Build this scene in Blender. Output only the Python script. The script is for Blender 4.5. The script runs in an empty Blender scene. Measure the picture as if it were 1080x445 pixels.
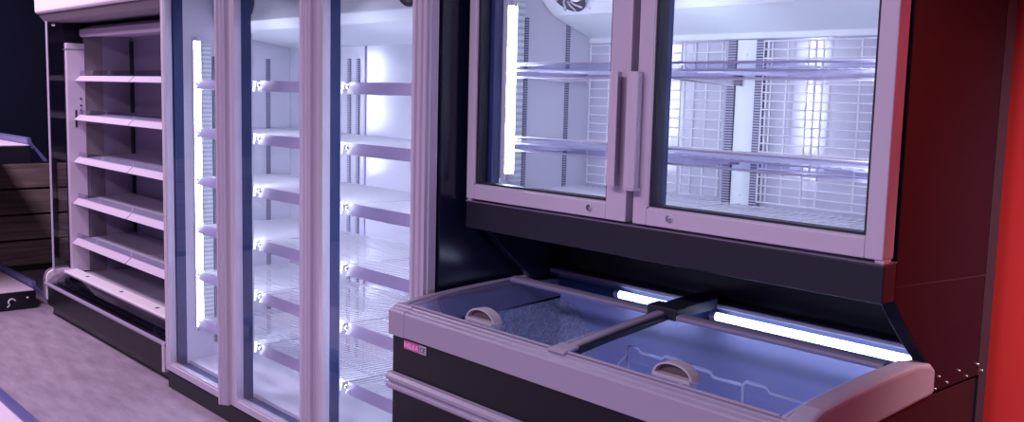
import bpy, bmesh, math, random
from mathutils import Vector, Matrix
random.seed(7)
C = bpy.context.scene.collection
PI = math.pi

# ------------------------------------------------------------------ materials
def new_mat(name):
    m = bpy.data.materials.new(name); m.use_nodes = True
    nt = m.node_tree
    return m, nt, nt.nodes['Principled BSDF']

def mat(name, col, rough=.5, metal=0., spec=.5, bump=0., bscale=60., vary=0., vscale=8., coat=0.):
    m, nt, p = new_mat(name)
    p.inputs['Base Color'].default_value = (*col, 1)
    p.inputs['Roughness'].default_value = rough
    p.inputs['Metallic'].default_value = metal
    p.inputs['Specular IOR Level'].default_value = spec
    p.inputs['Coat Weight'].default_value = coat
    tc = nt.nodes.new('ShaderNodeTexCoord')
    if vary > 0:
        n = nt.nodes.new('ShaderNodeTexNoise'); n.inputs['Scale'].default_value = vscale; n.inputs['Detail'].default_value = 5
        nt.links.new(tc.outputs['Object'], n.inputs['Vector'])
        r = nt.nodes.new('ShaderNodeValToRGB')
        r.color_ramp.elements[0].position = .3; r.color_ramp.elements[1].position = .7
        r.color_ramp.elements[0].color = (*[c*(1-vary) for c in col], 1)
        r.color_ramp.elements[1].color = (*[min(1, c*(1+vary)) for c in col], 1)
        nt.links.new(n.outputs['Fac'], r.inputs['Fac']); nt.links.new(r.outputs['Color'], p.inputs['Base Color'])
    if bump > 0:
        n = nt.nodes.new('ShaderNodeTexNoise'); n.inputs['Scale'].default_value = bscale; n.inputs['Detail'].default_value = 4
        nt.links.new(tc.outputs['Object'], n.inputs['Vector'])
        b = nt.nodes.new('ShaderNodeBump'); b.inputs['Strength'].default_value = bump; b.inputs['Distance'].default_value = .01
        nt.links.new(n.outputs['Fac'], b.inputs['Height']); nt.links.new(b.outputs['Normal'], p.inputs['Normal'])
    return m

def emit(name, col, s):
    m, nt, p = new_mat(name)
    p.inputs['Base Color'].default_value = (*col, 1)
    p.inputs['Emission Color'].default_value = (*col, 1)
    p.inputs['Emission Strength'].default_value = s
    return m

def glass(name, tint=(1, 1, 1), ior=1.45, rough=0.02, gloss=(1, 1, 1)):
    """pane glass: clear transmission plus a Fresnel reflection on the side facing the ray"""
    m, nt, p = new_mat(name)
    nt.nodes.remove(p)
    out = nt.nodes['Material Output']
    t = nt.nodes.new('ShaderNodeBsdfTransparent'); t.inputs['Color'].default_value = (*tint, 1)
    g = nt.nodes.new('ShaderNodeBsdfGlossy'); g.inputs['Roughness'].default_value = rough; g.inputs['Color'].default_value = (*gloss, 1)
    f = nt.nodes.new('ShaderNodeFresnel'); f.inputs['IOR'].default_value = ior
    ge = nt.nodes.new('ShaderNodeNewGeometry')
    s = nt.nodes.new('ShaderNodeMath'); s.operation = 'SUBTRACT'; s.inputs[0].default_value = 1
    mu = nt.nodes.new('ShaderNodeMath'); mu.operation = 'MULTIPLY'
    nt.links.new(ge.outputs['Backfacing'], s.inputs[1])
    nt.links.new(f.outputs['Fac'], mu.inputs[0]); nt.links.new(s.outputs[0], mu.inputs[1])
    mx = nt.nodes.new('ShaderNodeMixShader')
    nt.links.new(mu.outputs[0], mx.inputs['Fac']); nt.links.new(t.outputs[0], mx.inputs[1]); nt.links.new(g.outputs[0], mx.inputs[2])
    nt.links.new(mx.outputs[0], out.inputs['Surface'])
    return m

def slotted(name, light, dark, freq, duty=.5):
    """metal strip with a row of punched slots up its height"""
    m, nt, p = new_mat(name)
    tc = nt.nodes.new('ShaderNodeTexCoord'); sp = nt.nodes.new('ShaderNodeSeparateXYZ')
    nt.links.new(tc.outputs['Object'], sp.inputs[0])
    a = nt.nodes.new('ShaderNodeMath'); a.operation = 'MULTIPLY'; a.inputs[1].default_value = freq
    f = nt.nodes.new('ShaderNodeMath'); f.operation = 'FRACT'
    g = nt.nodes.new('ShaderNodeMath'); g.operation = 'GREATER_THAN'; g.inputs[1].default_value = duty
    nt.links.new(sp.outputs['Z'], a.inputs[0]); nt.links.new(a.outputs[0], f.inputs[0]); nt.links.new(f.outputs[0], g.inputs[0])
    mx = nt.nodes.new('ShaderNodeMix'); mx.data_type = 'RGBA'
    mx.inputs['A'].default_value = (*light, 1); mx.inputs['B'].default_value = (*dark, 1)
    nt.links.new(g.outputs[0], mx.inputs['Factor']); nt.links.new(mx.outputs['Result'], p.inputs['Base Color'])
    p.inputs['Roughness'].default_value = .4; p.inputs['Metallic'].default_value = .2
    return m

M = {}
M['alu'] = mat('lilac_aluminium', (.61, .55, .69), .46, .15, .3)
M['alu_bright'] = mat('bright_aluminium', (.76, .73, .84), .26, .4)
M['black'] = mat('black_lacquered_steel', (.008, .008, .016), .24, 0, .4)
M['black_side'] = mat('black_gloss_side', (.008, .011, .036), .16, 0, .5)
M['fascia'] = mat('charcoal_fascia', (.020, .020, .034), .38, 0, .35)
M['body_front'] = mat('charcoal_front', (.009, .008, .014), .36, 0, .3)
M['navy'] = mat('navy_plastic', (.03, .05, .16), .35)
M['liner'] = mat('white_liner', (.76, .77, .88), .30, 0, .5)
M['back_liner'] = mat('white_back_liner', (.74, .76, .88), .20, .25, .5)
M['tub'] = mat('pale_blue_tub', (.56, .58, .80), .40)
M['frost'] = mat('frosted_tub', (.80, .83, .96), .3, 0, .8, bump=1.0, bscale=90, vary=.45, vscale=110)
M['white_paint'] = mat('white_enamel', (.80, .74, .82), .35)
M['deck_grey'] = mat('pale_deck', (.50, .46, .58), .35)
M['md_white'] = mat('lilac_white_enamel', (.62, .54, .68), .40)
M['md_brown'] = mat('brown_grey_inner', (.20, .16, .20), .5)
M['wire'] = mat('white_coated_wire', (.86, .87, .95), .25, 0, .6)
M['chrome'] = mat('chrome', (.8, .78, .84), .15, 1.)
M['price'] = mat('lavender_price_rail', (.46, .42, .66), .35)
M['rim'] = mat('lilac_plastic_rim', (.34, .31, .43), .40, 0, .45)
M['rim_dark'] = mat('dark_lilac_rim', (.20, .17, .25), .4)
M['rubber'] = mat('black_gasket', (.015, .018, .035), .5)
M['pil'] = slotted('slotted_standard', (.44, .44, .56), (.10, .10, .17), 120)
M['lens'] = slotted('ribbed_lens_cover', (.92, .97, 1.0), (.62, .72, .78), 45, .55)
M['led'] = emit('led_tube', (.84, .88, 1.0), 34)
M['led_chest'] = emit('led_tube_chest', (.86, .90, 1.0), 8.5)
M['door_glass'] = glass('door_glass', (.93, .94, .97), 1.45)
M['lid_glass'] = glass('lid_glass', (.74, .78, .92), 1.5)
M['clear'] = glass('clear_acrylic', (.82, .82, .92), 1.68, .06)
M['md_glass'] = glass('end_glass', (.86, .82, .90), 1.5)
M['rail'] = mat('grey_violet_rail', (.26, .25, .38), .35)
M['md_shaded'] = mat('shaded_lilac_back', (.29, .25, .36), .45)  # lilac enamel darkened, canopy shade put into the colour
M['combi_side'] = mat('dark_side_panel', (.006, .006, .014), .30, 0, .16)
M['fan'] = mat('dark_fan', (.05, .05, .09), .4)
M['evap'] = mat('evaporator_white', (.76, .82, .88), .35)
M['red'] = mat('red_wall_paint', (.78, .045, .05), .6)
M['pink'] = mat('pink_plate', (.62, .10, .36), .4)
M['plate_grey'] = mat('grey_plate', (.42, .40, .48), .4)
M['letter_w'] = mat('pale_letters', (.85, .70, .82), .5)
M['letter_d'] = mat('dark_letters', (.02, .02, .04), .5)
M['grip'] = mat('taupe_grip', (.46, .42, .50), .4)
M['grip_in'] = mat('dark_grip_recess', (.10, .08, .09), .6)
M['blue_edge'] = mat('blue_edge_strip', (.13, .13, .34), .3)
M['pink_white'] = mat('pinkish_deck', (.80, .66, .80), .5)
M['screw'] = mat('steel_screw', (.75, .72, .78), .3, .8)
M['navy_wall'] = mat('navy_wall_paint', (.004, .006, .022), .8, 0, .2)
M['ceiling'] = mat('ceiling_paint', (.10, .08, .13), .8)

def floor_mat():
    m, nt, p = new_mat('lilac_concrete_floor')
    tc = nt.nodes.new('ShaderNodeTexCoord'); mp = nt.nodes.new('ShaderNodeMapping')
    mp.inputs['Scale'].default_value = (1.2, 4.5, 1); mp.inputs['Rotation'].default_value = (0, 0, .5)
    nt.links.new(tc.outputs['Object'], mp.inputs[0])
    n = nt.nodes.new('ShaderNodeTexNoise'); n.inputs['Scale'].default_value = 3.2; n.inputs['Detail'].default_value = 8; n.inputs['Roughness'].default_value = .62
    nt.links.new(mp.outputs[0], n.inputs['Vector'])
    r = nt.nodes.new('ShaderNodeValToRGB')
    r.color_ramp.elements[0].position = .3; r.color_ramp.elements[1].position = .72
    r.color_ramp.elements[0].color = (.26, .205, .28, 1); r.color_ramp.elements[1].color = (.43, .36, .46, 1)
    nt.links.new(n.outputs['Fac'], r.inputs['Fac']); nt.links.new(r.outputs['Color'], p.inputs['Base Color'])
    b = nt.nodes.new('ShaderNodeBump'); b.inputs['Strength'].default_value = .08
    nt.links.new(n.outputs['Fac'], b.inputs['Height']); nt.links.new(b.outputs['Normal'], p.inputs['Normal'])
    p.inputs['Roughness'].default_value = .42
    return m
M['floor'] = floor_mat()

def wood_mat():
    m, nt, p = new_mat('brown_planks')
    tc = nt.nodes.new('ShaderNodeTexCoord'); mp = nt.nodes.new('ShaderNodeMapping')
    mp.inputs['Scale'].default_value = (1, .8, 14)
    nt.links.new(tc.outputs['Object'], mp.inputs[0])
    n = nt.nodes.new('ShaderNodeTexNoise'); n.inputs['Scale'].default_value = 3; n.inputs['Detail'].default_value = 6
    nt.links.new(mp.outputs[0], n.inputs['Vector'])
    r = nt.nodes.new('ShaderNodeValToRGB')
    r.color_ramp.elements[0].color = (.115, .083, .09, 1); r.color_ramp.elements[1].color = (.27, .20, .205, 1)
    r.color_ramp.elements[0].position = .3; r.color_ramp.elements[1].position = .7
    nt.links.new(n.outputs['Fac'], r.inputs['Fac']); nt.links.new(r.outputs['Color'], p.inputs['Base Color'])
    p.inputs['Roughness'].default_value = .6
    return m
M['wood'] = wood_mat()

# ------------------------------------------------------------------ mesh builder (world coordinates)
def wloc(o):
    v = Vector((0, 0, 0))
    while o is not None:
        v += o.location; o = o.parent
    return v

class MB:
    def __init__(s): s.v = []; s.f = []; s.sm = []
    def poly(s, vs, fs, smooth=False):
        b = len(s.v); s.v += [tuple(q) for q in vs]
        for f in fs: s.f.append([i+b for i in f]); s.sm.append(smooth)
        return s
    def box(s, x0, x1, y0, y1, z0, z1):
        v = [(x, y, z) for z in (z0, z1) for y in (y0, y1) for x in (x0, x1)]
        return s.poly(v, [(0, 2, 3, 1), (4, 5, 7, 6), (0, 1, 5, 4), (2, 6, 7, 3), (0, 4, 6, 2), (1, 3, 7, 5)])
    def _prism(s, pts, a, b, mk, smooth=False):
        n = len(pts)
        v = [mk(p, a) for p in pts] + [mk(p, b) for p in pts]
        f = [list(range(n)), list(range(2*n-1, n-1, -1))]
        f += [(i, i+n, (i+1) % n+n, (i+1) % n) for i in range(n)]
        return s.poly(v, f)
    def px(s, pts, x0, x1): return s._prism(pts, x0, x1, lambda p, a: (a, p[0], p[1]))
    def py(s, pts, y0, y1): return s._prism(pts, y0, y1, lambda p, a: (p[0], a, p[1]))
    def pz(s, pts, z0, z1): return s._prism(pts, z0, z1, lambda p, a: (p[0], p[1], a))
    def strip_x(s, pts, x0, x1, th):
        """sheet of thickness th that follows a (y, z) polyline, spanning x0..x1"""
        return s.px(list(pts) + [(y, z-th) for y, z in reversed(pts)], x0, x1)
    def tube(s, pts, r, n=8, caps=True):
        pts = [Vector(p) for p in pts]; rings = []
        up = None
        for i, p in enumerate(pts):
            d = (pts[min(i+1, len(pts)-1)] - pts[max(i-1, 0)]).normalized()
            if up is None or abs(up.dot(d)) > .95:
                up = Vector((0, 0, 1)) if abs(d.z) < .9 else Vector((1, 0, 0))
            a = d.cross(up).normalized(); b = a.cross(d).normalized(); up = b
            rings.append([p + a*r*math.cos(2*PI*k/n) + b*r*math.sin(2*PI*k/n) for k in range(n)])
        v = [q for g in rings for q in g]; f = []
        for i in range(len(rings)-1):
            for k in range(n):
                f.append((i*n+k, i*n+(k+1) % n, (i+1)*n+(k+1) % n, (i+1)*n+k))
        s.poly(v, f, True)
        if caps:
            s.poly(rings[0], [list(range(n-1, -1, -1))]); s.poly(rings[-1], [list(range(n))])
        return s
    def ball(s, c, r, n=8):
        v = []; f = []
        for i in range(n+1):
            t = PI*i/n
            for k in range(n):
                a = 2*PI*k/n
                v.append((c[0]+r*math.sin(t)*math.cos(a), c[1]+r*math.sin(t)*math.sin(a), c[2]+r*math.cos(t)))
        for i in range(n):
            for k in range(n):
                f.append((i*n+k, (i+1)*n+k, (i+1)*n+(k+1) % n, i*n+(k+1) % n))
        return s.poly(v, f, True)
    def build(s, name, m, parent=None, bevel=0, seg=2, label=None):
        me = bpy.data.meshes.new(name)
        o0 = wloc(parent)
        me.from_pydata([(x-o0.x, y-o0.y, z-o0.z) for x, y, z in s.v], [], s.f)
        for p, q in zip(me.polygons, s.sm): p.use_smooth = q
        bm = bmesh.new(); bm.from_mesh(me)
        bmesh.ops.recalc_face_normals(bm, faces=bm.faces); bm.to_mesh(me); bm.free()
        me.materials.append(m)
        o = bpy.data.objects.new(name, me); C.objects.link(o)
        if parent: o.parent = parent
        if bevel:
            b = o.modifiers.new('bevel', 'BEVEL'); b.width = bevel; b.segments = seg; b.limit_method = 'ANGLE'; b.angle_limit = math.radians(35)
        if label: o['label'] = label
        return o

def thing(name, label, cat, loc, group=None):
    o = bpy.data.objects.new(name, None); C.objects.link(o); o.location = loc
    o['label'] = label; o['category'] = cat; o.empty_display_size = .1
    if group: o['group'] = group
    return o

def structure(o):
    o['kind'] = 'structure'; return o

def text_mesh(name, txt, m, parent, size, x, y, z, width):
    """lettering standing on a panel that faces -Y"""
    cu = bpy.data.curves.new(name, 'FONT'); cu.body = txt; cu.size = size; cu.extrude = .0006; cu.align_x = 'LEFT'
    tmp = bpy.data.objects.new(name, cu); C.objects.link(tmp)
    dg = bpy.context.evaluated_depsgraph_get()
    me = bpy.data.meshes.new_from_object(tmp.evaluated_get(dg))
    bpy.data.objects.remove(tmp)
    xs = [v.co.x for v in me.vertices]; k = width/(max(xs)-min(xs))
    o0 = wloc(parent)
    for v in me.vertices:
        p = v.co.copy(); v.co = (x+(p.x-min(xs))*k-o0.x, y-p.z-o0.y, z+p.y-o0.z)
    me.materials.clear(); me.materials.append(m)
    o = bpy.data.objects.new(name, me); C.objects.link(o); o.parent = parent
    return o

# ------------------------------------------------------------------ the room
structure(MB().box(-9.0, 3.0, -5.0, 2.95, -.1, 0).build('floor', M['floor']))
structure(MB().box(-9.0, 3.0, 2.815, 2.95, 0, 3.2).build('wall_back', M['navy_wall']))
structure(MB().box(-1.95, 2.7, 2.80, 2.815, 0, 3.2).build('trim_4', M['red']))
structure(MB().box(-9.0, -8.7, -5.0, 2.815, 0, 3.2).build('wall_left', M['navy_wall']))
structure(MB().box(2.7, 3.0, -5.0, 2.815, 0, 3.2).build('wall_right', mat('deep_red_wall_paint', (.22, .018, .028), .6)))
structure(MB().box(-9.0, 3.0, -5.0, 2.95, 3.2, 3.3).build('ceiling', M['ceiling']))
w = MB()
for k in range(4):
    z0 = .052+.212*k
    w.box(-8.699, -8.62 + .006*(k % 2), -1.2, 2.535, z0, z0+.196).box(-8.699, -8.62 + .006*(k % 2), 2.575, 2.79, z0, z0+.196)
structure(w.build('trim_1', M['wood'], bevel=.006))
structure(MB().box(-8.699, -8.60, 2.535, 2.575, 0, .91).box(-8.699, -8.60, -1.24, -1.2, 0, .91).build('trim_2', mat('dark_post', (.03, .02, .03), .5), bevel=.004))
structure(MB().box(-8.699, -8.645, -1.2, 2.535, 0, .89).box(-8.699, -8.645, 2.575, 2.79, 0, .89).build('trim_3', mat('dark_gap', (.012, .009, .012), .7)))

# ------------------------------------------------------------------ shelf helper
def wire_shelf(x0, x1, yf, yb, z, parent, name='shelf', step=.028, r=.0022, price=None, cross=4):
    s = MB()
    n = max(2, round((x1-x0)/step))
    for i in range(n+1):
        x = x0+(x1-x0)*i/n
        s.tube([(x, yf, z), (x, yb, z)], r, 4)
    for i in range(cross):
        y = yf+.004+(yb-yf-.008)*i/(cross-1)
        s.tube([(x0, y, z-.004), (x1, y, z-.004)], r*1.5, 5)
    return s.build(name, M['wire'], parent)

# ------------------------------------------------------------------ tall three-door refrigerator
T = thing('glass_door_refrigerator', 'tall black three-door glass refrigerator with empty lit shelves', 'refrigerator', (-3.75, 2.35, 0))
TX0, TX1 = -4.873, -2.633
MB().box(TX0, -4.835, 2.01, 2.74, .10, 2.30).box(-2.668, TX1, 2.01, 2.74, .10, 2.30).box(-4.835, -2.668, 2.68, 2.74, .10, 2.30) \
    .box(-4.835, -2.668, 2.01, 2.68, 2.10, 2.30).box(-4.835, -2.668, 2.07, 2.68, .10, .115).build('cabinet', M['black_side'], T, .004)
MB().box(-4.835, -4.80, 2.05, 2.68, .115, 2.10).build('side_wall', M['liner'], T)
MB().box(-2.70, -2.668, 2.05, 2.68, .115, 2.10).build('side_wall', M['liner'], T)
MB().box(-4.80, -2.70, 2.64, 2.68, .115, 2.10).build('back_wall', M['back_liner'], T)
MB().box(-4.80, -2.70, 2.06, 2.64, .115, .145).build('bottom_deck', M['liner'], T)
MB().box(-4.80, -2.70, 2.06, 2.64, 2.07, 2.10).build('top_lining', M['liner'], T)
MB().box(TX0+.004, TX1-.004, 1.975, 2.07, 0, .092).build('kick_panel', M['body_front'], T, .006)
MB().box(TX0, TX1, 1.95, 2.01, 2.05, 2.30).build('header', M['fascia'], T, .006)
bounds = [-4.873, -4.126, -3.380, -2.633]
# fixed posts between and beside the doors
MB().box(-4.835, -4.80, 2.003, 2.05, .115, 2.05).build('side_post', M['navy'], T)
MB().box(-2.70, -2.668, 2.003, 2.05, .115, 2.05).build('side_post', M['navy'], T)
for xm in bounds[1:3]:
    MB().box(xm-.034, xm+.034, 2.003, 2.062, .115, 2.05).build('mullion', M['navy'], T, .004)
MB().box(-4.80, -2.70, 2.003, 2.06, .10, .128).build('sill', M['navy'], T)
# doors
for i in range(3):
    a, b = bounds[i]+.002, bounds[i+1]-.002
    z0, z1 = .098, 2.045
    f = MB()
    f.box(a, a+.034, 1.965, 2.0, z0, z1).box(b-.066, b, 1.965, 2.0, z0, z1)
    f.box(a+.034, b-.066, 1.965, 2.0, z0, z0+.034).box(a+.034, b-.066, 1.965, 2.0, z1-.06, z1)
    d = f.build('door', M['alu'], T, .003)
    g = .012
    for x, wd_ in ((a+.034, .026), (b-.066-g, g)):
        MB().box(x, x+wd_, 1.9645, 1.998, z0+.034, z1-.06).build('bead', M['alu_bright'], d, label='bright inner bead of the door frame')
    MB().box(a+.060, b-.066-g, 1.969, 1.998, z0+.034, z0+.043).build('bead', M['alu_bright'], d, label='bright inner bead of the door frame')
    MB().box(a+.048, b-.068, 1.979, 1.985, z0+.036, z1-.062).build('pane', M['door_glass'], d)
    # full-height pull profile on the right-hand stile
    h = MB()
    h.pz([(b-.068, 1.966), (b-.066, 1.938), (b-.052, 1.930), (b-.040, 1.930), (b-.036, 1.940), (b-.022, 1.940), (b-.018, 1.950), (b-.004, 1.950), (b-.004, 1.966)], z0-.004, z1)
    h.build('handle', M['alu'], d, .002)
# LED tubes with ribbed lens covers
def tube_light(parent, x, y, z0, z1, r=.010, m='led', d=(1, 0)):
    """LED tube in a white channel that opens towards d (x, y)"""
    d = Vector((d[0], d[1], 0)).normalized(); e = Vector((-d.y, d.x, 0)); c = Vector((x, y, 0))
    t = MB().tube([(x, y, z0+.02), (x, y, z1-.02)], r, 12).build('light_tube', M[m], parent)
    for za, zb in ((z0, z0+.02), (z1-.02, z1)):
        MB().tube([(x, y, za), (x, y, zb)], r*1.15, 10).build('end_cap', M['alu_bright'], t)
    w, k = r*1.25, .002
    pts = [c+e*w+d*r*.55, c+e*w-d*r*1.2, c-e*w-d*r*1.2, c-e*w+d*r*.55, c-e*(w+k)+d*r*.55, c-e*(w+k)-d*(r*1.2+k), c+e*(w+k)-d*(r*1.2+k), c+e*(w+k)+d*r*.55]
    MB().pz([(q.x, q.y) for q in pts], z0, z1).build('added_channel', M['evap'], t)  # added housing that shields the wall beside the tube from its glare
    return t
tube_light(T, -4.782, 2.112, .30, 1.79, .014)
MB().box(-4.80, -4.785, 2.140, 2.190, .30, 1.76).build('lens_cover', M['lens'], T)
for xm in bounds[1:3]:
    tube_light(T, xm-.016, 2.079, .30, 1.79, .011, d=(0, 1))
tube_light(T, -2.716, 2.112, .30, 1.79, .012, d=(-1, 0))
MB().box(-2.715, -2.70, 2.140, 2.190, .30, 1.76).build('lens_cover', M['lens'], T)
# slotted standards
for (x0, x1, y0, y1) in ((-4.800, -4.792, 2.20, 2.222), (-4.800, -4.792, 2.50, 2.522), (-2.708, -2.700, 2.50, 2.522)):
    MB().box(x0, x1, y0, y1, .22, 1.70).build('shelf_standard', M['pil'], T)
for xc in (-4.20, -4.12, -3.42, -3.34):
    MB().box(xc-.011, xc+.011, 2.632, 2.64, .22, 1.70).build('shelf_standard', M['pil'], T)
for xc in (-4.06, -3.28):
    MB().box(xc-.006, xc+.006, 2.634, 2.64, .15, 1.95).build('seam_strip', M['price'], T)
# evaporator housing at the top
ev = MB().px([(2.20, 2.07), (2.20, 1.86), (2.24, 1.82), (2.64, 1.76), (2.64, 2.07)], -4.78, -2.72).build('evaporator_cover', M['evap'], T, .006)
for xc in (-4.42, -3.75, -3.08):
    fb = MB()
    for rr in (.03, .05, .07, .088):
        fb.tube([(xc+rr*math.cos(a), 2.195, 1.955+rr*math.sin(a)) for a in [2*PI*k/20 for k in range(21)]], .003, 5, False)
    for k in range(8):
        a = 2*PI*k/8; fb.tube([(xc, 2.196, 1.955), (xc+.088*math.cos(a), 2.196, 1.955+.088*math.sin(a))], .003, 5)
    fb.tube([(xc, 2.199, 1.955), (xc, 2.195, 1.955)], .085, 24)
    fb.build('fan', M['fan'], ev)
# shelves: six levels in three bays
bays = [(-4.785, -4.135), (-4.115, -3.39), (-3.37, -2.715)]
for z in (1.572, 1.333, 1.092, .846, .604, .358):
    for a, b in bays:
        s = wire_shelf(a+.01, b-.01, 2.115, 2.625, z, T)
        MB().px([(2.098, z-.038), (2.104, z-.040), (2.118, z+.006), (2.111, z+.008)], a+.012, b-.012).build('price_rail', M['price'], s)
        for x, q in ((a+.006, 1), (b-.006, -1)):
            br = MB().px([(2.11, z-.012), (2.62, z-.030), (2.62, z-.006), (2.11, z-.004)], x-.0025, x+.0025)
            br.ball((x+.002*q, 2.107, z-.012), .010)
            br.build('bracket', M['chrome'], s)

# ------------------------------------------------------------------ freezer with chest below and glazed cabinet above
F = thing('combination_freezer', 'black combination freezer, glass-lidded chest under a two-door cabinet', 'freezer', (-1.85, 2.25, 0))
FX0, FX1 = -2.600, -1.090
MB().box(-2.599, -1.095, 1.802, 1.84, .06, .80).box(-2.599, -2.555, 1.84, 2.66, .06, .815).box(-1.125, -1.095, 1.84, 2.66, .06, .825) \
    .box(-2.555, -1.125, 2.62, 2.66, .06, .83).box(-2.555, -1.125, 1.84, 2.62, .06, .12).build('chest_body', M['body_front'], F, .004)
MB().box(-2.57, -1.11, 1.84, 2.64, 0, .06).build('plinth', M['black'], F)
# inner tub
MB().box(-2.555, -2.535, 1.86, 2.52, .30, .80).box(-1.155, -1.125, 1.86, 2.52, .30, .85).box(-2.535, -1.155, 1.845, 1.868, .30, .80) \
    .box(-2.535, -1.155, 2.50, 2.53, .30, .90).box(-2.535, -1.155, 1.868, 2.50, .28, .30).build('tub', M['tub'], F)
fr = MB().px([(1.88, .34), (1.88, .765), (2.0, .780), (2.14, .790), (2.30, .803), (2.497, .812), (2.497, .34)], -2.536, -2.527)
fr.py([(-2.527, .34), (-2.527, .812), (-2.47, .800), (-2.42, .76), (-2.36, .70), (-2.33, .34)], 2.491, 2.499)
fr.build('frost_layer', M['frost'], F, label='rough pale blue frost on the inner wall')
# rim
prof = [(1.79, .768), (1.79, .842), (1.794, .848), (1.806, .851), (1.808, .8555), (1.820, .858), (1.822, .862), (1.834, .864), (1.834, .79), (1.82, .768)]
MB().px(prof, -2.604, -1.090).build('front_rim', M['rim'], F, .002)
MB().px([(y-.0015 if y < 1.83 else y, z+(.0015 if z > .80 else -.0015)) for y, z in prof], -2.606, -2.520).build('corner_cap', M['rim'], F, .003)
MB().px([(1.834, .775), (1.834, .862), (1.90, .874), (1.98, .881), (2.08, .888), (2.20, .894), (2.34, .899), (2.52, .903), (2.52, .82)], -2.604, -2.582) \
    .px([(1.834, .775), (1.834, .858), (1.98, .876), (2.08, .882), (2.20, .887), (2.52, .896), (2.52, .82)], -2.582, -2.560) \
    .px([(1.834, .775), (1.834, .855), (2.08, .872), (2.20, .876), (2.52, .884), (2.52, .82)], -2.560, -2.535).build('side_rim', M['rim'], F, .004)
MB().px([(1.805, .7785), (1.805, .862), (1.834, .880), (1.868, .893), (1.95, .903), (2.13, .917), (2.29, .923), (2.36, .913), (2.385, .896), (2.385, .831), (2.126, .814), (1.95, .792)], -1.140, -1.080) \
    .px([(1.834, .80), (1.834, .866), (1.90, .879), (2.0, .888), (2.18, .895), (2.42, .902), (2.42, .85)], -1.162, -1.140).build('side_rim', M['rim'], F, .012, 3)
# rear ledge behind the lids
MB().box(-2.555, -1.132, 2.50, 2.54, .90, 1.095).build('back_panel', M['black'], F)
MB().box(-2.555, -1.132, 2.46, 2.505, .908, .925).build('rear_ledge', M['rim_dark'], F, .004)
# bumper
MB().px([(1.802, .586), (1.786, .588), (1.776, .596), (1.776, .607), (1.785, .612), (1.785, .616), (1.774, .621), (1.774, .633), (1.784, .641), (1.802, .643)], -2.600, -1.085).build('bumper', M['rim'], F, .002)
# lids
lid_prof = [(1.826, .870), (1.88, .878), (1.95, .886), (2.05, .894), (2.15, .900), (2.26, .907)]
rear_prof = [(2.285, .908), (2.40, .911), (2.47, .912)]
for a, b, hx0, hx1 in ((-2.533, -1.884, -2.275, -2.145), (-1.816, -1.160, -1.540, -1.415)):
    ld = MB().strip_x(lid_prof, a, b, .004).build('lid', M['lid_glass'], F)
    MB().box(a, b, 1.824, 1.831, .8645, .8715).build('lid_edge', M['rim'], ld, .002)
    MB().px([(2.248, .900), (2.248, .914), (2.262, .918), (2.280, .918), (2.280, .902)], a, b+.010).build('cross_rail', M['rail'], ld, .002)
    # half-moon pull
    n = 14; hc = (hx0+hx1)/2; hr = (hx1-hx0)/2
    arc = [(hc+hr*math.cos(PI*k/n), .873+.040*math.sin(PI*k/n)) for k in range(n+1)]
    inn = [(hc+hr*.86*math.cos(PI*k/n), .880+.027*math.sin(PI*k/n)) for k in range(n, -1, -1)]
    hd = MB(); inn_ = inn[::-1]; nn = n+1
    hd.poly([(x, 1.844, z) for x, z in arc]+[(x, 1.844, z) for x, z in inn_]+[(x, 1.878, z) for x, z in arc]+[(x, 1.878, z) for x, z in inn_],
            [q for i in range(n) for q in ((i, i+1, nn+i+1, nn+i), (2*nn+i, 2*nn+i+1, 3*nn+i+1, 3*nn+i), (i, i+1, 2*nn+i+1, 2*nn+i), (nn+i, nn+i+1, 3*nn+i+1, 3*nn+i))]
            + [(0, nn, 3*nn, 2*nn), (n, nn+n, 3*nn+n, 2*nn+n)])
    hd.box(hx0+.004, hx1-.004, 1.838, 1.872, .870, .880)
    hd = hd.build('handle', M['grip'], ld, .0015)
    MB().py(inn[::-1], 1.860, 1.872).build('recess', M['grip_in'], ld, label='dark hollow of the half-moon pull')
    MB().strip_x(rear_prof, a, b, .004).build('fixed_pane', M['lid_glass'], F)
mid = [(1.828, .866), (1.90, .879), (2.01, .894), (2.12, .906), (2.22, .917), (2.28, .924)]
MB().strip_x(mid, -1.868, -1.838, .012).build('centre_rail', M['rim'], F, .004)
MB().strip_x([(y, z-.008) for y, z in mid], -1.884, -1.822, .014).build('rail_base', M['rubber'], F, label='black base under the centre rail')
MB().strip_x([(2.26, .929), (2.36, .938), (2.50, .944)], -1.892, -1.808, .036).build('rear_rail', M['rubber'], F, .004)
MB().px([(2.245, .900), (2.245, .934), (2.30, .938), (2.30, .900)], -1.905, -1.795).build('rail_joint', M['rubber'], F, .004)
MB().strip_x([(1.815, .868), (1.875, .877)], -1.888, -1.820, .010).build('rail_end_cap', M['rim'], F, .005)
# chest lighting, with added fill tubes at the front
MB().box(-2.535, -1.160, 2.488, 2.5005, .845, .91).build('glare_strip', M['navy'], F)  # dark strip added so the wall behind the tubes does not blow out
def chest_tube(x0, x1):
    t = MB().tube([(x0, 2.452, .886), (x1, 2.452, .886)], .013, 12).build('light_tube', M['led_chest'], F)
    MB().tube([(x0-.02, 2.452, .886), (x0, 2.452, .886)], .014, 10).tube([(x1, 2.452, .886), (x1+.008, 2.452, .886)], .014, 10).build('end_cap', M['alu_bright'], t)
chest_tube(-2.20, -1.905); chest_tube(-1.80, -1.172)
M['front_fill'] = emit('front_fill_glow', (.82, .86, 1.0), 3)
for x0, x1 in ((-2.50, -1.90), (-1.80, -1.20)):
    MB().tube([(x0, 1.850, .826), (x1, 1.850, .826)], .009, 10).build('front_fill_tube', M['front_fill'], F)  # unseen glowing tubes added behind the front rim to brighten frost and wires
MB().ball((-1.36, 2.498, 1.02), .006, 6).build('bolt', M['screw'], F)
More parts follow.
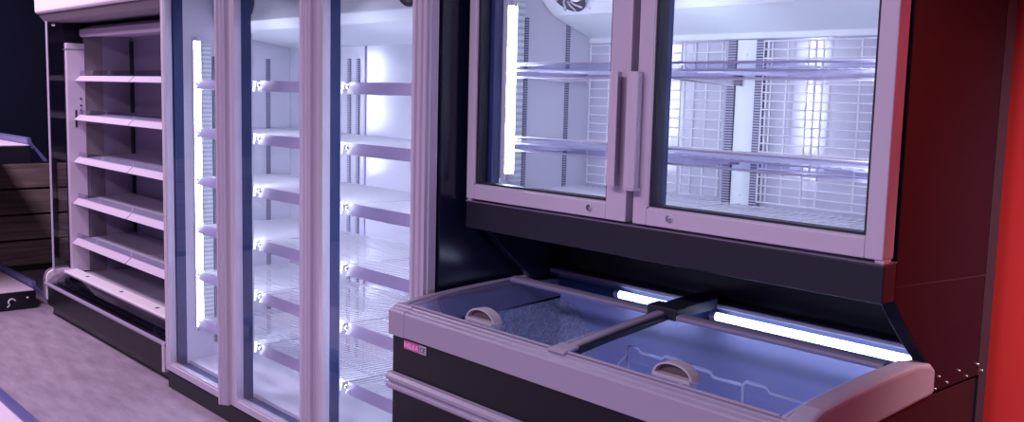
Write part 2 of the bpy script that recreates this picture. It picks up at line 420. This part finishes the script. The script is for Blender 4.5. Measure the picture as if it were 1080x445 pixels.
# name plate on the front, below the rim
np_ = MB().box(-2.532, -2.452, 1.7995, 1.802, .7310, .7580).build('name_plate', M['pink'], F)
MB().box(-2.450, -2.414, 1.7995, 1.802, .7310, .7580).build('plate_end', M['plate_grey'], np_, label='grey end of the pink name plate')
text_mesh('lettering', 'INSULA', M['letter_w'], np_, .022, -2.529, 1.7993, .7365, .073)
text_mesh('lettering', 'CE', M['letter_d'], np_, .022, -2.446, 1.7993, .7365, .027)

# side panels that carry the upper cabinet on the chest
side = [(2.160, 2.12), (2.160, 1.094), (2.215, 1.037), (2.281, .976), (2.380, .893), (2.392, .832), (2.652, .832), (2.652, 2.12)]
sp = MB().px(side, -1.130, -1.090).build('side_panel', M['combi_side'], F, .003)
MB().px([(2.162, 1.128), (2.162, 1.125), (2.650, 1.1035), (2.650, 1.1065)], -1.0905, -1.0893).build('seam', M['rubber'], sp)
for y, z in ((2.419, .870), (2.401, .841), (2.467, .846), (2.532, .866), (2.58, .843), (2.641, .865), (2.672, .842)):
    MB().tube([(-1.092, y, z), (-1.0865, y, z)], .003, 8).ball((-1.0868, y, z), .003, 6).build('screw', M['screw'], sp)
MB().px(side, -2.600, -2.560).build('side_panel', M['black_side'], F, .003)
MB().box(-2.60, -1.0905, 2.661, 2.712, .06, .832).box(-2.60, -1.0905, 2.653, 2.712, .832, 2.12).build('rear_panel', M['rubber'], F)
# upper cabinet shell
MB().box(-2.560, -1.130, 2.16, 2.66, 1.094, 1.19).box(-2.560, -1.130, 2.16, 2.66, 2.06, 2.12).box(-2.560, -1.130, 2.655, 2.68, 1.094, 2.12).build('cabinet_shell', M['black'], F)
MB().box(-2.602, -1.088, 2.100, 2.160, 1.093, 1.184).build('fascia', M['fascia'], F, .004)
MB().box(-2.602, -1.088, 2.098, 2.160, 1.184, 1.187).build('fascia_edge', M['rim_dark'], F)
MB().box(-2.602, -1.088, 2.100, 2.160, 2.02, 2.12).build('top_fascia', M['fascia'], F, .004)
MB().box(-2.560, -2.540, 2.16, 2.655, 1.19, 2.06).build('side_wall', M['liner'], F)
MB().box(-1.150, -1.130, 2.16, 2.655, 1.19, 2.06).build('side_wall', M['liner'], F)
MB().box(-2.540, -1.150, 2.625, 2.655, 1.19, 2.06).build('back_wall', M['back_liner'], F)
MB().box(-2.540, -1.150, 2.16, 2.625, 1.19, 1.206).build('bottom_deck', M['liner'], F)
MB().box(-2.540, -1.150, 2.16, 2.625, 2.04, 2.06).build('top_lining', M['liner'], F)
MB().box(-1.894, -1.806, 2.153, 2.195, 1.19, 2.06).build('mullion', M['navy'], F, .004)
MB().box(-2.560, -2.532, 2.152, 2.185, 1.19, 2.06).build('side_post', M['navy'], F)
# doors
for side_, a, b, wl, wr in (('l', -2.602, -1.877, .036, .078), ('r', -1.850, -1.093, .050, .046)):
    z0, z1, zb = 1.194, 2.03, .048
    d = MB().box(a, a+wl, 2.100, 2.150, z0, z1).box(b-wr, b, 2.100, 2.150, z0, z1).box(a+wl, b-wr, 2.100, 2.150, z0, z0+zb).box(a+wl, b-wr, 2.100, 2.150, z1-.05, z1).build('door', M['alu'], F, .003)
    g = .014
    MB().box(a+wl, a+wl+g, 2.108, 2.148, z0+zb, z1-.05).box(b-wr-g*.6, b-wr, 2.108, 2.148, z0+zb, z1-.05).box(a+wl, b-wr, 2.110, 2.148, z0+zb, z0+zb+.010).build('gasket', M['rubber'], d, label='black gasket inside the door frame')
    MB().box(a+wl, a+wl+.005, 2.104, 2.112, z0+zb, z1-.05).box(a+wl, b-wr, 2.104, 2.112, z0+zb, z0+zb+.004).build('bead', M['alu_bright'], d, label='bright glazing bead')
    MB().box(a+wl+.002, b-wr-.002, 2.118, 2.124, z0+zb+.004, z1-.052).build('pane', M['door_glass'], d)
    hz0, hz1 = 1.295, 1.620
    h = MB()
    if side_ == 'l':
        h.pz([(b-.045, 2.101), (b-.055, 2.075), (b-.040, 2.060), (b-.012, 2.060), (b-.012, 2.066), (b-.030, 2.068), (b-.036, 2.078), (b-.032, 2.101)], hz0, hz1)
    else:
        h.pz([(a+.020, 2.101), (a+.030, 2.068), (a+.012, 2.060), (a-.004, 2.060), (a-.004, 2.066), (a+.006, 2.068), (a+.012, 2.078), (a+.010, 2.101)], hz0, hz1)
        h.box(a-.004, a+.030, 2.062, 2.101, hz0-.006, hz0)
    h.build('handle', M['alu'], d, .002)
    lx = -2.017 if side_ == 'l' else -1.714
    MB().tube([(lx, 2.101, 1.2215), (lx, 2.092, 1.2215)], .0095, 14).tube([(lx, 2.094, 1.2215), (lx, 2.088, 1.2215)], .006, 10).build('lock', M['chrome'], d)
    MB().box((a if side_ == 'l' else b-.022), (a+.022 if side_ == 'l' else b), 2.106, 2.14, 1.186, 1.1945).build('hinge', M['alu_bright'], d)
# lighting
tube_light(F, -2.520, 2.212, 1.262, 1.86, .016)
MB().box(-2.540, -2.528, 2.235, 2.282, 1.25, 1.86).build('lens_cover', M['lens'], F)
tube_light(F, -1.870, 2.212, 1.262, 1.86, .011, d=(0, 1))
tube_light(F, -1.166, 2.212, 1.262, 1.86, .012, d=(-1, 0))
for (x0, x1, y0, y1) in ((-2.540, -2.533, 2.292, 2.307), (-2.540, -2.533, 2.492, 2.507), (-1.157, -1.150, 2.290, 2.310), (-1.157, -1.150, 2.490, 2.510)):
    MB().box(x0, x1, y0, y1, 1.22, 1.81).build('shelf_standard', M['pil'], F)
for xc in (-1.905, -1.800):
    MB().box(xc-.014, xc+.014, 2.605, 2.625, 1.21, 1.735).build('shelf_standard', M['pil'], F)
MB().box(-1.888, -1.817, 2.610, 2.625, 1.21, 1.735).ball((-1.852, 2.609, 1.69), .005).ball((-1.852, 2.609, 1.25), .005).build('centre_strip', M['evap'], F)
# evaporator cover with fans
ec = MB().px([(2.235, 2.04), (2.235, 1.985), (2.362, 1.874), (2.419, 1.824), (2.603, 1.757), (2.603, 1.738), (2.625, 1.738), (2.625, 2.04)], -2.536, -1.155).build('evaporator_cover', M['evap'], F, .003)
nrm = Vector((0, -.659, -.752)).normalized(); upv = Vector((0, -.752, .659)).normalized()
for xc in (-2.395, -1.40):
    ctr = Vector((xc, 2.355, 1.880)) + nrm*.002
    fb = MB(); R = .066
    ring = lambda rr, o=0: [ctr+nrm*o+Vector((rr*math.cos(a), 0, 0))+upv*rr*math.sin(a) for a in [2*PI*k/24 for k in range(25)]]
    for rr in (.018, .030, .042, .054, .065): fb.tube(ring(rr, .004), .0022, 5, False)
    fb.tube([ctr, ctr+nrm*.004], R, 28)
    fb.build('fan', M['fan'], ec)
    bl = MB()
    for k in range(9):
        a0 = 2*PI*k/9
        p = [ctr+nrm*.007+Vector((r_*math.cos(a0+t), 0, 0))+upv*r_*math.sin(a0+t) for r_, t in ((.016, 0), (.036, .2), (.060, .5))]
        bl.tube(p, .004, 5)
    for k in range(4):
        a0 = PI/4+PI/2*k
        q = ctr+Vector((0.082*math.cos(a0), 0, 0))+upv*.082*math.sin(a0)
        bl.ball(q, .006, 6)
    bl.build('fan_guard', M['alu_bright'], ec)
# wire guards on the back wall
def guard(x0, x1, z0, z1, vs, step):
    g = MB(); y = 2.600
    g.tube([(x0, y, z0), (x1, y, z0), (x1, y, z1), (x0, y, z1), (x0, y, z0)], .0032, 6)
    for x in vs: g.tube([(x, y+.004, z0), (x, y+.004, z1)], .0032, 6)
    n = round((z1-z0)/step)
    for k in range(1, n):
        z = z0+(z1-z0)*k/n
        g.tube([(x0, y-.002, z), (x1, y-.002, z)], .0024, 5)
    g.build('wire_guard', M['wire'], F)
guard(-2.520, -2.10, 1.235, 1.73, [-2.43, -2.22], .030)
guard(-2.085, -1.925, 1.235, 1.73, [-2.05, -2.0, -1.94], .030)
guard(-1.782, -1.17, 1.235, 1.73, [-1.77, -1.755, -1.70, -1.63, -1.58, -1.46, -1.30], .026)
# shelves
for z in (1.622, 1.378):
    for a, b in ((-2.525, -1.885), (-1.840, -1.165)):
        s = wire_shelf(a, b, 2.225, 2.60, z+.010, F, step=.03, r=.002)
        MB().px([(2.205, z-.016), (2.212, z-.018), (2.222, z-.004), (2.224, z+.012), (2.216, z+.026), (2.204, z+.030), (2.200, z+.024), (2.210, z+.016), (2.212, z+.004)], a, b).build('front_rail', M['clear'], s)
        for zz in (z+.028, z-.016): MB().tube([(a, 2.214, zz), (b, 2.214, zz)], .0035, 8).build('rail_wire', M['wire'], s)
        for x in (a-.002, b+.002):
            MB().px([(2.215, z-.014), (2.59, z-.032), (2.59, z+.004), (2.215, z+.004)], x-.002, x+.002).build('bracket', M['chrome'], s)
for a, b in ((-2.525, -1.885), (-1.840, -1.165)):
    wire_shelf(a, b, 2.20, 2.60, 1.222, F, step=.03, r=.002)

# ------------------------------------------------------------------ wire basket inside the chest
B = thing('wire_basket', 'white wire basket with stepped top edge inside the chest freezer under its right lid', 'basket', (-1.50, 1.95, .30))
def stepped(y):
    p = []
    z0 = .856
    xs = [-1.785, -1.745, -1.735, -1.66, -1.65, -1.60, -1.585, -1.50, -1.49, -1.40, -1.39, -1.33, -1.32, -1.20]
    zs = [z0+.006, z0+.006, z0-.006, z0-.006, z0+.004, z0+.004, z0-.004, z0-.004, z0-.016, z0-.016, z0-.004, z0-.004, z0-.016, z0-.016]
    return [(x, y, z) for x, z in zip(xs, zs)]
BY = 2.03
MB().tube([(-1.785, BY, .42)]+stepped(BY)+[(-1.20, BY, .42)], .0055, 6).build('top_wire', M['wire'], B)
for x, zt in ((-1.592, .855), (-1.395, .846)):
    MB().tube([(x, BY-.004, zt), (x, BY-.004, .42)], .0055, 6).build('upright', M['wire'], B)
fl = MB()
for k in range(25):
    x = -1.785+.585*k/24; fl.tube([(x, 1.885, .47), (x, BY, .47)], .002, 4)
for k in range(6):
    y = 1.885+(BY-1.885)*k/5; fl.tube([(-1.785, y, .467), (-1.20, y, .467)], .002, 4)
fl.tube([(-1.785, 1.885, .47), (-1.785, 1.885, .74), (-1.20, 1.885, .74), (-1.20, 1.885, .47)], .0035, 6)
for x in (-1.785, -1.20):
    fl.tube([(x, 1.885, .74), (x, BY, .84)], .003, 6)
    fl.tube([(x, 1.885, .47), (x, BY, .47)], .003, 6)
for (x, y) in ((-1.785, 1.885), (-1.20, 1.885), (-1.785, BY), (-1.20, BY)):
    fl.tube([(x, y, .301), (x, y, .47)], .004, 6)
fl.build('basket_grid', M['wire'], B)

# ------------------------------------------------------------------ open multideck display fridge
D = thing('open_display_fridge', 'open-fronted wall of empty tilted shelves under a pale canopy, beside the tall refrigerator', 'display fridge', (-5.92, 2.3, 0))
DX0, DX1 = -6.93, -4.895
MB().box(DX0, DX1, 2.62, 2.72, .0, 2.20).box(DX0, DX1, 2.03, 2.62, 0, .10).box(-6.93, -6.905, 2.14, 2.62, .10, 1.96).box(-4.925, DX1, 2.03, 2.62, .10, 2.0).build('carcass', M['black'], D)
MB().box(DX0+.02, DX1, 1.990, 2.05, .065, .205).build('front_panel', M['body_front'], D, .005)
MB().px([(1.990, .205), (1.972, .205), (1.968, .214), (1.972, .224), (1.990, .224)], DX0+.02, DX1).build('bumper', M['rim'], D, .002)
MB().box(DX1-.03, DX1, 1.965, 1.990, .07, .225).build('corner_trim', M['alu_bright'], D, .004)
ecp = MB().px([(1.985, .10), (1.982, .25), (1.995, .285), (2.03, .305), (2.14, .305), (2.14, .10)], -6.945, -6.91).build('end_cap', M['white_paint'], D, .008, 3)
MB().tube([(-6.928, 1.980, .10), (-6.928, 1.977, .25), (-6.928, 1.990, .288), (-6.928, 2.03, .309), (-6.928, 2.13, .309)], .007, 8).build('edge_trim', M['rim_dark'], ecp)
MB().strip_x([(1.985, .224), (2.03, .262), (2.095, .284)], -6.905, -4.93, .005).build('front_guard', M['md_glass'], D)
MB().box(-6.905, -4.93, 2.05, 2.10, .205, .215).box(-6.905, -4.93, 2.10, 2.62, .10, .235).build('tank', M['black'], D)
MB().px([(2.094, .270), (2.092, .288), (2.100, .294), (2.172, .303), (2.172, .280)], -6.90, -4.93).build('front_ledge', M['white_paint'], D, .003)
MB().box(-6.875, -4.93, 2.172, 2.57, .235, .272).build('base_deck', M['deck_grey'], D, .003)
for x in (-6.55, -5.95, -5.40, -5.1): MB().tube([(x, 2.135, .2985), (x, 2.135, .302)], .012, 12).build('plug', M['rim_dark'], D)
MB().box(-6.905, -6.899, 2.035, 2.140, .306, 1.945).build('end_glass', M['md_glass'], D)
MB().box(-6.909, -6.895, 2.026, 2.036, .306, 1.945).build('glass_trim', M['alu'], D, .002)
post = MB().box(-6.930, -6.872, 2.140, 2.258, .28, 1.81).build('end_post', M['md_white'], D, .004)
MB().box(-6.932, -6.870, 2.136, 2.262, 1.765, 1.772).build('cap_line', M['rim_dark'], post)
MB().box(-6.873, -6.868, 2.187, 2.199, 1.255, 1.37).build('slot', M['rubber'], post)
for z in (1.37, 1.40, 1.445): MB().tube([(-6.873, 2.226, z), (-6.868, 2.226, z)], .007, 8).build('button', M['rubber'], post)
MB().box(-6.905, -6.878, 2.258, 2.375, .272, 1.90).build('end_lining', M['md_brown'], D)
MB().box(-6.905, -6.874, 2.375, 2.57, .272, 1.90).build('end_panel', M['md_shaded'], D)
gr = MB()
for k in range(9):
    y = 2.275+.011*k; gr.box(-6.878, -6.872, y, y+.005, .30, .70).box(-6.878, -6.872, y, y+.005, .80, 1.0)
gr.build('air_grille', M['rim_dark'], D)
MB().box(-6.874, -4.93, 2.57, 2.62, .235, 1.94).build('back_wall', M['md_shaded'], D)
bs = MB()
MB().box(-6.872, -6.835, 2.555, 2.572, .28, 1.84).build('upright', M['rubber'], D)
for x in (-5.91, -5.87): MB().box(x-.010, x+.010, 2.562, 2.571, .28, 1.84).build('shelf_standard', M['pil'], D)
for z in (1.584, 1.326, 1.045, .768, .498):
    for a, b in ((-6.868, -5.906), (-5.898, -4.935)):
        yf = 2.225 - .012*(1.584-z)/.3
        s = MB().px([(yf, z-.012), (yf, z+.004), (2.56, z+.028), (2.56, z-.012)], a, b).build('shelf', M['deck_grey'], D, .002)
        MB().px([(yf+.004, z+.014), (yf-.006, z+.012), (yf-.040, z-.020), (yf-.034, z-.024), (yf+.002, z-.006)], a+.003, b-.003).build('price_rail', M['md_white'], s, .0015)
        MB().px([(yf-.004, z+.018), (yf, z+.048), (yf+.003, z+.048), (yf-.001, z+.018)], a+.003, b-.003).build('front_stop', M['clear'], s)
MB().px([(2.235, 1.850), (2.225, 1.865), (2.225, 1.900), (2.30, 1.930), (2.57, 1.94), (2.57, 1.87), (2.30, 1.86)], -6.872, -4.93).build('air_duct', M['md_white'], D, .004)
MB().px([(1.992, 1.984), (1.975, 2.000), (1.972, 2.22), (2.72, 2.22), (2.72, 2.10), (2.05, 2.03)], -6.955, DX1).build('canopy', M['white_paint'], D, .010, 3)
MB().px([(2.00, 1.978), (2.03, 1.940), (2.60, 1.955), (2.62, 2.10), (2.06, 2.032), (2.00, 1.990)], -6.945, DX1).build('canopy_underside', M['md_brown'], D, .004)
MB().tube([(-6.90, 2.06, 1.925), (-6.90, 2.08, 1.925)], .012, 10).build('bolt', M['chrome'], D)

# ------------------------------------------------------------------ shelving at the far left
G = thing('display_shelving', 'low two-tier shelving with blue edge strips before the plank wall', 'shelving', (-7.85, 1.6, 0))
for z, zb in ((.13, 0.002), (1.125, 1.0)):
    s = MB().box(-8.56, -7.155, 1.10, 1.985, zb, z-.006).build('deck', M['black'], G, .004)
    MB().box(-8.56, -7.165, 1.10, 1.975, z-.006, z).build('deck_top', M['pink_white'], s)
    MB().px([(1.985, z-.03), (1.980, z+.040), (1.990, z+.048), (2.006, z+.044), (2.022, z-.03)], -8.56, -7.235).build('edge_strip', M['blue_edge'], s, .002)
    MB().px([(1.990, z+.018), (2.000, z+.022), (2.100, z-.100), (2.106, z-.122), (2.080, z-.118), (2.06, z-.085)], -7.240, -7.225).build('end_bracket', M['blue_edge'], s, .002)
    hk = [(-7.152, 1.83+.022*math.cos(a), z-.070+.022*math.sin(a)) for a in [PI*(.1+1.2*k/10) for k in range(11)]]
    if z < .5:
        MB().tube(hk+[(-7.152, 1.80, z-.105)], .005, 6).build('hook', M['white_paint'], s)
        MB().ball((-7.152, 1.93, z-.05), .008, 6).build('rivet', M['white_paint'], s)
up = MB()
for x in (-8.54, -7.20): up.box(x, x+.035, 1.06, 1.10, .0, 1.5)
up.build('upright', M['black'], G, .003)
MB().box(-8.54, -7.165, 1.066, 1.094, .15, 1.45).build('back_panel', M['navy'], G)

P = thing('display_deck', 'pink-topped low deck with a dark blue edge on the floor at the near left', 'deck', (-4.4, .9, 0))
MB().box(-5.6, -3.3, .55, 1.165, 0, .108).build('base', M['black'], P, .004)
MB().box(-5.6, -3.3, .56, 1.150, .108, .114).build('deck_top', M['pink_white'], P)
MB().px([(1.150, .085), (1.150, .122), (1.162, .130), (1.200, .122), (1.210, .108), (1.200, .080)], -5.6, -3.3).build('edge_strip', M['blue_edge'], P, .004)

# ------------------------------------------------------------------ lamps of the room and an added fill
def area(name, loc, size, size_y, power, col, rot=(0, 0, 0)):
    l = bpy.data.lights.new(name, 'AREA'); l.shape = 'RECTANGLE'; l.size = size; l.size_y = size_y; l.energy = power; l.color = col
    o = bpy.data.objects.new(name, l); C.objects.link(o); o.location = loc; o.rotation_euler = rot
    return o
area('ceiling_lamp', (-6.6, .7, 3.15), 2.6, .5, 125, (1, .78, 1))
area('ceiling_lamp', (-1.6, -1.4, 3.15), 3.0, .6, 165, (1, .78, 1))
wl = area('red_wall_fill', (.1, 2.52, 2.7), .25, .15, 8, (1, .66, .60))  # added fill aimed at the red wall to brighten it
wl.rotation_euler = Vector((-.85, .30, -1.5)).to_track_quat('-Z', 'Y').to_euler(); wl.data.spread = math.radians(46)
wd = bpy.data.worlds.new('world'); bpy.context.scene.world = wd; wd.use_nodes = True
bg = wd.node_tree.nodes['Background']; bg.inputs['Color'].default_value = (.42, .34, .72, 1); bg.inputs['Strength'].default_value = .40

# ------------------------------------------------------------------ camera
yaw, pitch, roll, fpx = math.radians(48.3945), math.radians(6.7784), math.radians(1.44625), 1039.08
f = Vector((-math.sin(yaw)*math.cos(pitch), math.cos(yaw)*math.cos(pitch), -math.sin(pitch)))
r = Vector((math.cos(yaw), math.sin(yaw), 0)); u = r.cross(f)
r2 = math.cos(roll)*r+math.sin(roll)*u; u2 = r2.cross(f)
cam = bpy.data.cameras.new('camera'); co = bpy.data.objects.new('camera', cam); C.objects.link(co)
m = Matrix((r2, u2, -f)).transposed().to_4x4(); m.translation = Vector((0, 0, 1.55)); co.matrix_world = m
cam.sensor_fit = 'HORIZONTAL'; cam.sensor_width = 36; cam.lens = fpx/1080*36; cam.clip_start = .05
S = bpy.context.scene; S.camera = co
S.cycles.max_bounces = 10; S.cycles.transparent_max_bounces = 24; S.cycles.diffuse_bounces = 4; S.cycles.glossy_bounces = 4
S.cycles.sample_clamp_indirect = 6; S.cycles.use_denoising = True
vs = S.view_settings; vs.view_transform = 'Standard'; vs.look = 'None'; vs.gamma = 1; vs.exposure = 0; vs.use_curve_mapping = False
